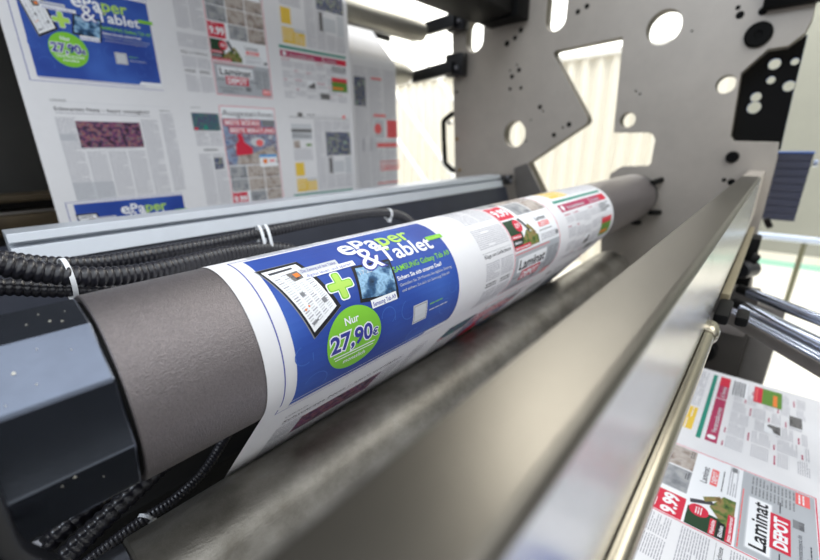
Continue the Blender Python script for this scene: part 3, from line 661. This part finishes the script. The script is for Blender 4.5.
s.words(q(1.32), .015, q(1.375), .085, k='red', layer=4, pitch=.011, hh=.004); s.rect(q(1.253), .111, q(1.378), .128, 'salmon', 3)
for a in (1.172, 1.215): s.rect(q(a), .09, q(a + .008), .145, 'text', 2)
s.rect(q(1.232), .09, q(1.246), .14, 'lgrey', 3); s.frame(q(1.27), .19, q(1.39), .232, .004, 'salmon', 3); s.words(q(1.28), .205, q(1.385), .226, k='salmon', layer=4, pitch=.008, hh=.004)
s.rect(q(1.25), .285, q(1.38), .29, 'salmon', 3)
s.build('article_print', w2, web2, (-.2, .5), 0)
r2 = thing('idler_roller', 'lower pale grey idler roller with the second newspaper web over it', 'roller', (1.1, W2C[0], W2Z - W2R), 'pale idler rollers')
obj('roller_body', lathe((.45, *W2C), (1.60, *W2C), [(0, 0), (0, .044), (.006, .048), (1.09, .048), (1.145, .036), (1.145, .02), (1.17, .018), (1.17, 0)], 64), M['softroll'], r2)
# arms
def arm(p, q_, w, name, label, end):
    t = thing(name, label, 'bracket', Vector(q_), 'black roller arms'); m, L = frame_of(p, q_); bm = bmesh.new()
    box(bm, -w * .5, w * .5, -w, w, 0, L, 0, m); obj('arm_bar', bm, M['dark'], t, bevel=.004)
    bm = bmesh.new(); y, z = end; box(bm, 1.655, 1.699, y - .045, y + .05, z - .045, z + .05); obj('foot_block', bm, M['dark'], t, bevel=.006)
    for k in (-1, 1): obj('bolt', rod((1.645, y + .02 * k, z + .012 * k), (1.6545, y + .02 * k, z + .012 * k), .009, 6), M['dullchrome'], t)
pa = at(426, 29, 'x', 1.64); qa = at(455, 20, 'x', 1.64); arm(pa, qa, .026, 'roller_arm', 'black arm holding the upper idler roller, by the slotted corner of the side plate', (at(459, 20, 'x', 1.68).y, at(459, 20, 'x', 1.68).z))
pa = at(413, 77.5, 'x', 1.64); qa = at(452, 67, 'x', 1.64); arm(pa, qa, .026, 'roller_arm', 'black arm holding the lower idler roller, fixed at the left edge of the side plate', (at(457, 66, 'x', 1.68).y, at(457, 66, 'x', 1.68).z))
# dark beams at the top
z0 = at(470, 22, 'x', 1.55)
tb = obj('overhead_beam', prism([(z0.y - .16, z0.z + .012), (z0.y, z0.z), (z0.y, z0.z + .28), (z0.y - .16, z0.z + .28)], .3, 1.60), M['black'], bevel=.004); tag(tb, 'dark overhead beam running towards the side plate along the top edge', 'beam')
a = at(483, 26.5, 'x', 1.64); b_ = at(522, 18, 'x', 1.64)
tb = thing('crosshead_block', 'black machined block fixed to the side plate at the top, between two slots', 'machine block', (1.64, (a.y + b_.y) / 2, a.z))
bm = bmesh.new(); box(bm, 1.605, 1.699, b_.y, a.y, a.z, a.z + .3); obj('block_body', bm, M['black'], tb, bevel=.006)
for k in range(3):
    bm = bmesh.new(); box(bm, 1.58, 1.6045, b_.y + .03 + k * .09, b_.y + .05 + k * .09, a.z + .02, a.z + .26); obj('rib', bm, M['dark'], tb, bevel=.003)
# hanging hook wire under upper roller
z1 = at(370, 36, 'y', 1.75)
ob = obj('conduit', rod(at(300, 8, 'y', 1.8), at(389, 39, 'y', 1.8), .016, 16), M['black']); tag(ob, 'thin dark conduit just under the upper idler roller', 'conduit')

# ---- the side plate
XP, TH = 1.70, .052
def P(px, py): p = at(px, py, 'x', XP); return (p.y, p.z)
def rounded(pts, r):
    out = []; n = len(pts)
    for i in range(n):
        a, b, c = Vector(pts[i - 1]), Vector(pts[i]), Vector(pts[(i + 1) % n])
        rr = min(r, (a - b).length * .4, (c - b).length * .4); p0 = b + (a - b).normalized() * rr; p1 = b + (c - b).normalized() * rr
        for k in range(5): t = k / 4; out.append(tuple(p0 * (1 - t) ** 2 + b * 2 * t * (1 - t) + p1 * t * t))
    return out
def slot(cy, cz, ry, rz):
    """upright slot: half circle ends"""
    o = []; r_ = min(ry, rz)
    for k in range(25): a = PI * k / 24; o.append((cy + r_ * math.cos(a), cz + (rz - r_) + r_ * math.sin(a)))
    for k in range(25): a = PI + PI * k / 24; o.append((cy + r_ * math.cos(a), cz - (rz - r_) + r_ * math.sin(a)))
    return o
def cut_plate(name, outer, holes, x0, th, mats, parent, bev=.0015):
    cu = bpy.data.curves.new('c', 'CURVE'); cu.dimensions = '2D'; cu.fill_mode = 'BOTH'; cu.extrude = th / 2 - bev; cu.bevel_depth = bev; cu.bevel_resolution = 1; cu.offset = -bev
    for pts in [outer] + holes:
        sp = cu.splines.new('POLY'); sp.points.add(len(pts) - 1); sp.use_cyclic_u = True
        for i, (y, z) in enumerate(pts): sp.points[i].co = (y, z, 0, 1)
    o = bpy.data.objects.new('c', cu); C.objects.link(o); bpy.context.view_layer.update()
    me = bpy.data.meshes.new_from_object(o.evaluated_get(bpy.context.evaluated_depsgraph_get())); bpy.data.objects.remove(o); bpy.data.curves.remove(cu)
    bm = bmesh.new(); bm.from_mesh(me); bpy.data.meshes.remove(me)
    for v in bm.verts: v.co = Vector((x0 + th / 2 + v.co.z, v.co.x, v.co.y))
    bmesh.ops.remove_doubles(bm, verts=bm.verts[:], dist=1e-5); bmesh.ops.recalc_face_normals(bm, faces=bm.faces[:])
    for f in bm.faces: f.material_index = 0 if abs(f.normal.x) > .7 else 1
    return obj(name, bm, mats, parent, smooth=False)
sp_ = thing('side_plate', 'big grey machined steel side plate with slots and round holes', 'machine plate', (XP, .7, -.9))
outer = [P(450, -60), P(452, 35), P(455, 178), (P(455, 178)[0], -.9), (P(751, 292)[0], -.9), P(751, 292), P(755, 255), P(758, 232), P(777, 160), P(779, 142)]
outer += [P(734, 141), P(730.5, 136), P(741, 73), P(768, 49), P(788, 46), P(805, 33), P(813, 18), P(822, -20), P(824, -60)]
win = rounded([P(554, 51.5), P(623, 36.5), P(613.5, 133)], .006)
win = [P(557, 50.5), P(622.8, 36.8), P(613.4, 132.6), P(648, 132.2), P(653, 135), P(655.5, 140), P(653.5, 147), P(651, 163), P(648, 166), P(621, 166.6), P(610, 174), P(600.5, 241), P(600.5, 300), P(548, 305), P(544, 195), P(528.5, 163), P(586, 124), P(588, 120.5), P(587, 116), P(554, 55), P(554, 52)]
def blob(x0, y0, x1, y1, kind='slot'):
    cy, cz = P((x0 + x1) / 2, (y0 + y1) / 2); ry = abs(P(x1, (y0 + y1) / 2)[0] - P(x0, (y0 + y1) / 2)[0]) / 2
    rz = abs(P((x0 + x1) / 2, y0)[1] - P((x0 + x1) / 2, y1)[1]) / 2
    if kind == 'disc': rz = ry = (ry + rz) / 2
    return slot(cy, cz, ry, rz)
holes = [win, blob(466, 17.5, 483, 52), blob(547, -25, 567, 31), blob(504, 121, 525, 147.5), blob(647, 9.5, 680.5, 45, 'disc'), blob(716, 75, 736, 93.5, 'disc'), blob(620, 112, 635, 128, 'disc')]
cut_plate('plate_body', outer, holes, XP, TH, [M['plate'], M['rim']], sp_)
for x, y, r_ in ((507, 43.6, 2.8), (515, 38, 2.2), (521, 30, 2.4), (512, 76.6, 2.2), (519, 70, 2.2), (510, 89, 1.7), (521, 88, 1.7), (510, 70.7, 1), (517, 65, 1), (540, 107, 2.2), (569, 124.5, 2.4), (554, 135, 2.2), (563, 127.5, 1.1), (578, 11.8, 2.1), (587, 6.2, 2.1),
                  (740, 15, 2.6), (763, 11, 2.8), (738, 7.6, 1.6), (768, 2, 2), (731.5, 182, 2.6), (724, 180, 1.6), (457, 92, 1.6), (543, 111, 1), (531, 120, .9), (526, 141, .9), (636, 91, .9), (640, 94, .9), (692, 31, .8)):
    y_, z_ = P(x, y); rr = r_ / 401 * 1.3
    obj('hole_shade_disc', lathe((XP - .0006, y_, z_), (XP + .01, y_, z_), [(0, rr * 1.25), (0, rr * 1.0), (.0003, 0)], 20), [M['black']], sp_)  # flat black disc, paints the shade inside a blind hole
for x, y in ((457.5, 139), (460, 170)):
    y_, z_ = P(x, y); obj('screw', rod((XP - .008, y_, z_), (XP - .0005, y_, z_), .008, 12), M['brass'], sp_)
for x, y, r_ in ((758.5, 35, 9.5), (732.5, 157, 5)):
    y_, z_ = P(x, y); rr = r_ / 401 * 1.42
    obj('plug', lathe((XP - .014, y_, z_), (XP - .0005, y_, z_), [(0.004, 0), (.004, rr * .25), (0, rr * .3), (0, rr * .85), (.004, rr), (.0135, rr), (.0135, 0)], 36), M['black'], sp_, label='round black plug')
# darker leaf of the plate beside the tray
lf = [P(515, 168), P(528, 163), P(545, 196), P(535, 215), P(520, 215)]
cut_plate('reinforcing_leaf', lf, [], XP - .012, .011, [M['grey'], M['grey']], sp_, .001)

# handle
hd = thing('door_handle_bar', 'black upright bar handle at the left edge of the side plate', 'handle', (1.9, 1.36, -.05))
hp = [at(462, 111, 'x', 1.9), at(452, 114, 'x', 1.9), at(443.5, 121, 'x', 1.9), at(444, 140, 'x', 1.9), at(445, 163, 'x', 1.9), at(452, 170, 'x', 1.9), at(462, 172, 'x', 1.9)]
bm = bmesh.new()
for a_, b_ in zip(hp, hp[1:]): rod(a_, b_, .014, 12, .001, bm)
obj('grip', bm, M['black'], hd)
for p in (at(449, 123, 'x', 1.94), at(449, 166, 'x', 1.94)): obj('bolt', rod(p, p + Vector((.02, 0, 0)), .014, 16), M['white'], hd)

# black plate with round holes at the right
bp = thing('drilled_black_plate', 'black plate pierced with round holes, set in the notch of the side plate', 'machine plate', (1.79, .1, 0))
XQ = 1.785
def Q(px, py): p = at(px, py, 'x', XQ); return (p.y, p.z)
def qb(x, y, r_):
    cy, cz = Q(x, y); rr = r_ / 401 * 1.8; return slot(cy, cz, rr, rr)
cut_plate('plate_body', [Q(728, 150), Q(738.5, 96), Q(738.5, 68), Q(764, 42), Q(790, 40), Q(808, 34.5), Q(793, 95), Q(780.5, 150)], [qb(774.5, 64, 3.3), qb(795, 61.5, 2.1), qb(771, 80, 2.3), qb(789, 86, 3.2), qb(756, 97, 3.0), qb(754, 107.5, 3.9)], XQ, .012, [M['black'], M['blue']], bp, .0008)
# navy bellows block
nb = thing('bellows_block', 'dark navy ribbed block beside the side plate, at the end of the cross beam', 'machine block', (2.03, -.035, -.29))
bm = bmesh.new(); A = at(779.5, 153, 'x', 2.0); B = at(813.5, 221, 'x', 2.0)
zA, zB = -.044, -.281
for k in range(9):
    t0, t1 = zB + (zA - zB) * k / 9, zB + (zA - zB) * (k + 1) / 9; box(bm, 2.0, 2.06, -.080, .02, t0 + .0006, t1 - .0006)
obj('bellows_body', bm, M['navy'], nb, smooth=False, bevel=.002)
bm = bmesh.new(); box(bm, 1.998, 2.062, -.082, .022, zA, zA + .005); obj('blue_top_edge', bm, M['blue'], nb)
obj('foot', rod(at(771, 222, 'x', 1.96), at(765, 224, 'x', 1.96), .02, 24), M['black'], nb)
obj('knob', rod(at(813, 163, 'x', 2.02), at(818, 163, 'x', 2.02), .012, 24), M['chrome'], nb, label='small shiny knob')
# tan strip top right
ob = obj('ceiling_duct', box(bmesh.new(), 1.66, 1.699, -.3, .13, at(790, 6, 'x', 1.68).z, .7), M['black'], bevel=.004); tag(ob, 'dark overhead block in the top right corner in front of the plate', 'machine block')

# ---- machinery right of the beam
fr = thing('support_bracket', 'dark brown bracket plate behind the chrome rods', 'bracket', (1.3, .05, -.9))
bm = bmesh.new(); box(bm, 1.30, 1.33, -.085, -.03, -.9, -.40); obj('bracket_plate', bm, M['grey'], fr, bevel=.003)
bm = bmesh.new(); box(bm, 1.27, 1.32, -.029, .25, -.9, -.36); obj('bracket_web', bm, mat('dark_brown_steel', (58, 54, 50), .5, .2, .1, 10), fr, bevel=.003)
obj('knob', rod((1.235, .055, -.535), (1.269, .055, -.535), .032, 24, .004), M['black'], fr)
bm = bmesh.new(); box(bm, 1.22, 1.265, -.02, .10, -.465, -.43); obj('ledge', bm, M['grey'], fr, bevel=.003)
hb = thing('hanger_bracket', 'black knobbly bracket between the cross beam end and the chrome rods', 'bracket', (1.5, .02, -.44))
bm = bmesh.new(); box(bm, 1.46, 1.54, -.004, .06, -.43, -.26); obj('bracket_body', bm, M['black'], hb, bevel=.006)
obj('knob', rod(at(748, 258, 'x', 1.44), at(757, 262, 'x', 1.44), .02, 20, .004), M['black'], hb)
obj('collar', rod(at(740, 270, 'x', 1.4), at(752, 268, 'x', 1.45), .024, 20, .004), M['dark'], hb)
def rodthing(p, q_, r_, m, label, name='chrome_rod'):
    p, q_ = Vector(p), Vector(q_); e = q_ + (q_ - p) * 1.4
    t = thing(name, label, 'rod', p, 'slanting chrome rods'); obj('shaft', rod(p, e, r_, 40, .003), m, t)
    m2, L = frame_of(p, e); obj('end_collar', rod(p - (e - p).normalized() * .03, p - (e - p).normalized() * .0005, r_ * .9, 24, .003), M['black'], t)
zr = -.35
rodthing(at(749, 292.5, 'z', zr), at(820, 320, 'z', zr), .0125, M['chrome'], 'topmost of the slanting chrome rods, farthest from the newspaper')
rodthing(at(744, 309, 'z', zr), at(820, 347, 'z', zr), .0165, M['chrome'], 'middle and thickest of the slanting chrome rods')
pp, qq = at(726, 313.5, 'z', zr), at(820, 366.5, 'z', zr); ee = qq + (qq - pp) * 1.4
t = thing('steel_rail', 'slanting grey steel rail with chrome strips, nearest the newspaper at lower right', 'rail', pp)
m_, L_ = frame_of(pp, ee); bm = bmesh.new(); box(bm, -.011, .0125, -.012, .012, 0, L_, 0, m_); obj('rail_body', bm, M['grey'], t, bevel=.003)
for dx, m2 in ((-.006, M['chrome']), (.006, M['chrome'])):
    d = m_.to_3x3() @ Vector((dx, -.0125, 0));
    if d.z < 0: d = m_.to_3x3() @ Vector((dx, .0125, 0))
    obj('chrome_strip', rod(pp + d, ee + d, .004, 16), m2, t)

# ---- dark cabinet behind the left
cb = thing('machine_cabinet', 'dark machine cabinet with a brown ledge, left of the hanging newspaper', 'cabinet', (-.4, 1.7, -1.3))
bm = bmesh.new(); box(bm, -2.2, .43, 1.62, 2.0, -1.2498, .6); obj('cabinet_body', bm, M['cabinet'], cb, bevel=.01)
zc = at(20, 196, 'y', 1.55).z
bm = bmesh.new(); box(bm, -2.2, .43, 1.5, 1.6195, zc - .012, zc + .005); obj('ledge', bm, M['ledge'], cb, bevel=.003)
bm = bmesh.new(); box(bm, -2.2, .43, 1.5, 1.6195, zc - .10, zc - .045); obj('lower_ledge', bm, M['ledge'], cb, bevel=.006)
bm = bmesh.new(); box(bm, -2.2, .43, 1.52, 1.6195, zc - .045, zc - .0385); obj('trim_strip', bm, M['grey'], cb, bevel=.002)
tag(obj('floor_bounce_block', box(bmesh.new(), -3.4, 1.78, -1.0, 5, -1.2995, -1.25), M['cabinet'], bevel=.005), 'added dark platform under the whole press, cutting light off the floor', 'platform')  # added dark slab, keeps floor bounce off the bars from below
# floor of the machine pit below bars
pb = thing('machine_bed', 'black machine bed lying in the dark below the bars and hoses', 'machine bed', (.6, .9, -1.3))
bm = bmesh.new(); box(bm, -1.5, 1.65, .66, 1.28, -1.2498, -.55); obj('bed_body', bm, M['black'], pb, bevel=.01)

# ---- the hall
FZ = -1.3
fl = obj('floor', box(bmesh.new(), -3.5, 7, -5, 7, FZ - .1, FZ), M['floor'], smooth=False); structure(fl)
bm = bmesh.new(); XW = 4.6; ys = .42; n = 0; y = ys; prof = [(XW, ys)]
while y < 7:
    for dy, dx in ((.055, 0), (.075, -.035), (.12, -.035), (.14, 0)): prof.append((XW + dx, y + dy))
    y += .145
lo = [bm.verts.new((x, y, FZ)) for x, y in prof]; hi = [bm.verts.new((x, y, .80)) for x, y in prof]
lo2 = [bm.verts.new((XW + .1, y, FZ)) for x, y in prof]; hi2 = [bm.verts.new((XW + .1, y, .80)) for x, y in prof]
for i in range(len(prof) - 1):
    bm.faces.new((lo[i], lo[i + 1], hi[i + 1], hi[i])); bm.faces.new((lo2[i + 1], lo2[i], hi2[i], hi2[i + 1])); bm.faces.new((hi[i], hi[i + 1], hi2[i + 1], hi2[i]))
structure(obj('wall_far', bm, M['hallwall'], smooth=False))
structure(obj('trim_1', box(bmesh.new(), XW - .05, XW + .1, ys, 7, .801, .86), M['white'], smooth=False))
wn = obj('window_1', box(bmesh.new(), XW + .02, XW + .05, .42, 7, .861, 2.6), M['window'], smooth=False); structure(wn)
structure(obj('wall_right', box(bmesh.new(), 5.8, 5.9, -5, .418, FZ, 2.6), M['greywall'], smooth=False))
structure(obj('baseboard_right', box(bmesh.new(), 5.77, 5.799, -5, .41, FZ, FZ + .06), M['mint'], smooth=False))
structure(obj('trim_2', box(bmesh.new(), 5.78, 5.799, -5, .41, FZ + .061, FZ + .14), M['hallwall'], smooth=False))
# stair stringers
for i, (a_, b_, lab) in enumerate((((398, 98), (447, 168), 'upper white slanting stair rail seen left of the side plate'), ((402, 148), (432, 192), 'lower white slanting stair rail seen left of the side plate'), ((425, 60), (470, 125), 'faint topmost slanting stair rail behind the handle'))):
    p, q_ = at(*a_, 'x', 4.0), at(*b_, 'x', 4.0); d = q_ - p
    tag(obj('stair_rail', rod(p - d * .6, q_ + d * 1.2, .035 if i < 2 else .02, 16), M['white']), lab, 'rail', 'white slanting stair rails')
# guard railing
gr = thing('guard_railing', 'pale guard railing with an upright post in front of the bright floor at right', 'railing', (3.0, -.2, FZ))
obj('top_rail', rod((3.0, .25, -.512), (3.0, -2.2, -.512), .018, 16), mat('blue_white_rail', (214, 228, 250), .35), gr)
for yy in (-.185, -1.0, -1.8): obj('post', rod((3.0, yy, FZ + .001), (3.0, yy, -.531), .012, 12), M['olive'], gr)

# ------------------------------------------------------------------ light
w = bpy.data.worlds.new('World'); bpy.context.scene.world = w; w.use_nodes = True; nt = w.node_tree; bg = nt.nodes['Background']
tc = nt.nodes.new('ShaderNodeTexCoord'); dp = nt.nodes.new('ShaderNodeVectorMath'); dp.operation = 'DOT_PRODUCT'
nt.links.new(tc.outputs['Generated'], dp.inputs[0]); dp.inputs[1].default_value = Vector((-.32, -.62, .72)).normalized()
rp = nt.nodes.new('ShaderNodeValToRGB'); mr = nt.nodes.new('ShaderNodeMapRange'); mr.inputs[1].default_value = -1; mr.inputs[2].default_value = 1
nt.links.new(dp.outputs['Value'], mr.inputs[0]); nt.links.new(mr.outputs[0], rp.inputs[0])
e = rp.color_ramp.elements; e[0].position = .2; e[0].color = (.04, .04, .045, 1); e[1].position = 1; e[1].color = (.90, .96, 1.0, 1)
for po, cc in ((.5, .06), (.66, .13), (.80, .55), (.90, .90)): x_ = e.new(po); x_.color = (cc * .96, cc * .98, cc, 1)
sx = nt.nodes.new('ShaderNodeSeparateXYZ'); nt.links.new(tc.outputs['Generated'], sx.inputs[0])
zr_ = nt.nodes.new('ShaderNodeMapRange'); zr_.interpolation_type = 'SMOOTHSTEP'; zr_.inputs[1].default_value = -.15; zr_.inputs[2].default_value = .5; zr_.inputs[3].default_value = .22; zr_.inputs[4].default_value = 1
nt.links.new(sx.outputs[2], zr_.inputs[0]); mx = nt.nodes.new('ShaderNodeVectorMath'); mx.operation = 'SCALE'
nt.links.new(rp.outputs[0], mx.inputs[0]); nt.links.new(zr_.outputs[0], mx.inputs['Scale'])
nt.links.new(mx.outputs[0], bg.inputs[0]); bg.inputs[1].default_value = 1.68
def area(name, loc, target, sx_, sy_, power, col):
    l = bpy.data.lights.new(name, 'AREA'); l.shape = 'RECTANGLE'; l.size = sx_; l.size_y = sy_; l.energy = power; l.color = col
    o = bpy.data.objects.new(name, l); C.objects.link(o); o.location = loc; o.rotation_euler = (Vector(target) - Vector(loc)).to_track_quat('-Z', 'Y').to_euler(); return o
area('hall_fill_light', (4.9, 1.5, 3.0), (3.2, 1.2, -1), 1.9, 2.6, 112, (1, .95, .84))  # added hall light, placed to form the cream highlight on the beam
area('hall_fill_light', (3.3, 4.2, 2.6), (4.6, 3.2, -.6), 2, 2.5, 100, (1, .97, .9))  # added to brighten the far wall, no such lamp known
area('hall_fill_light', (3.6, .9, 3.4), (4.6, 1.2, -.4), .8, .8, 60, (1, .97, .9))  # added light, aimed at the far wall
area('hall_fill_light', (4.3, -1.8, 3.2), (4.3, -1.6, -1), 2.5, 3, 110, (1, .97, .9))  # added above the hall to brighten the pale floor
area('aisle_ceiling_lamp', (.25, -.85, 2.7), (.3, .3, -.2), 1.8, 1.1, 17, (.90, .95, 1))
area('window_daylight', (-1.9, .6, 1.6), (.2, .4, -.2), 1.2, 1.2, 22, (.74, .85, 1))

# ------------------------------------------------------------------ camera
cam = bpy.data.cameras.new('Camera'); co = bpy.data.objects.new('Camera', cam); C.objects.link(co)
cam.sensor_width = 36; cam.lens = F / 820 * 36; cam.clip_start = .004; cam.clip_end = 60
rgt = Vector((_ex.x, _ey.x, _ez.x)); dwn = Vector((_ex.y, _ey.y, _ez.y)); fwd = Vector((_ex.z, _ey.z, _ez.z))
co.matrix_world = Matrix(((rgt.x, -dwn.x, -fwd.x, 0), (rgt.y, -dwn.y, -fwd.y, 0), (rgt.z, -dwn.z, -fwd.z, 0), (0, 0, 0, 1)))
cam.dof.use_dof = True; cam.dof.focus_distance = .43; cam.dof.aperture_fstop = 3.2
bpy.context.scene.camera = co
vs = bpy.context.scene.view_settings; vs.view_transform = 'Standard'; vs.look = 'None'; vs.gamma = 1; vs.use_curve_mapping = False; vs.exposure = 0
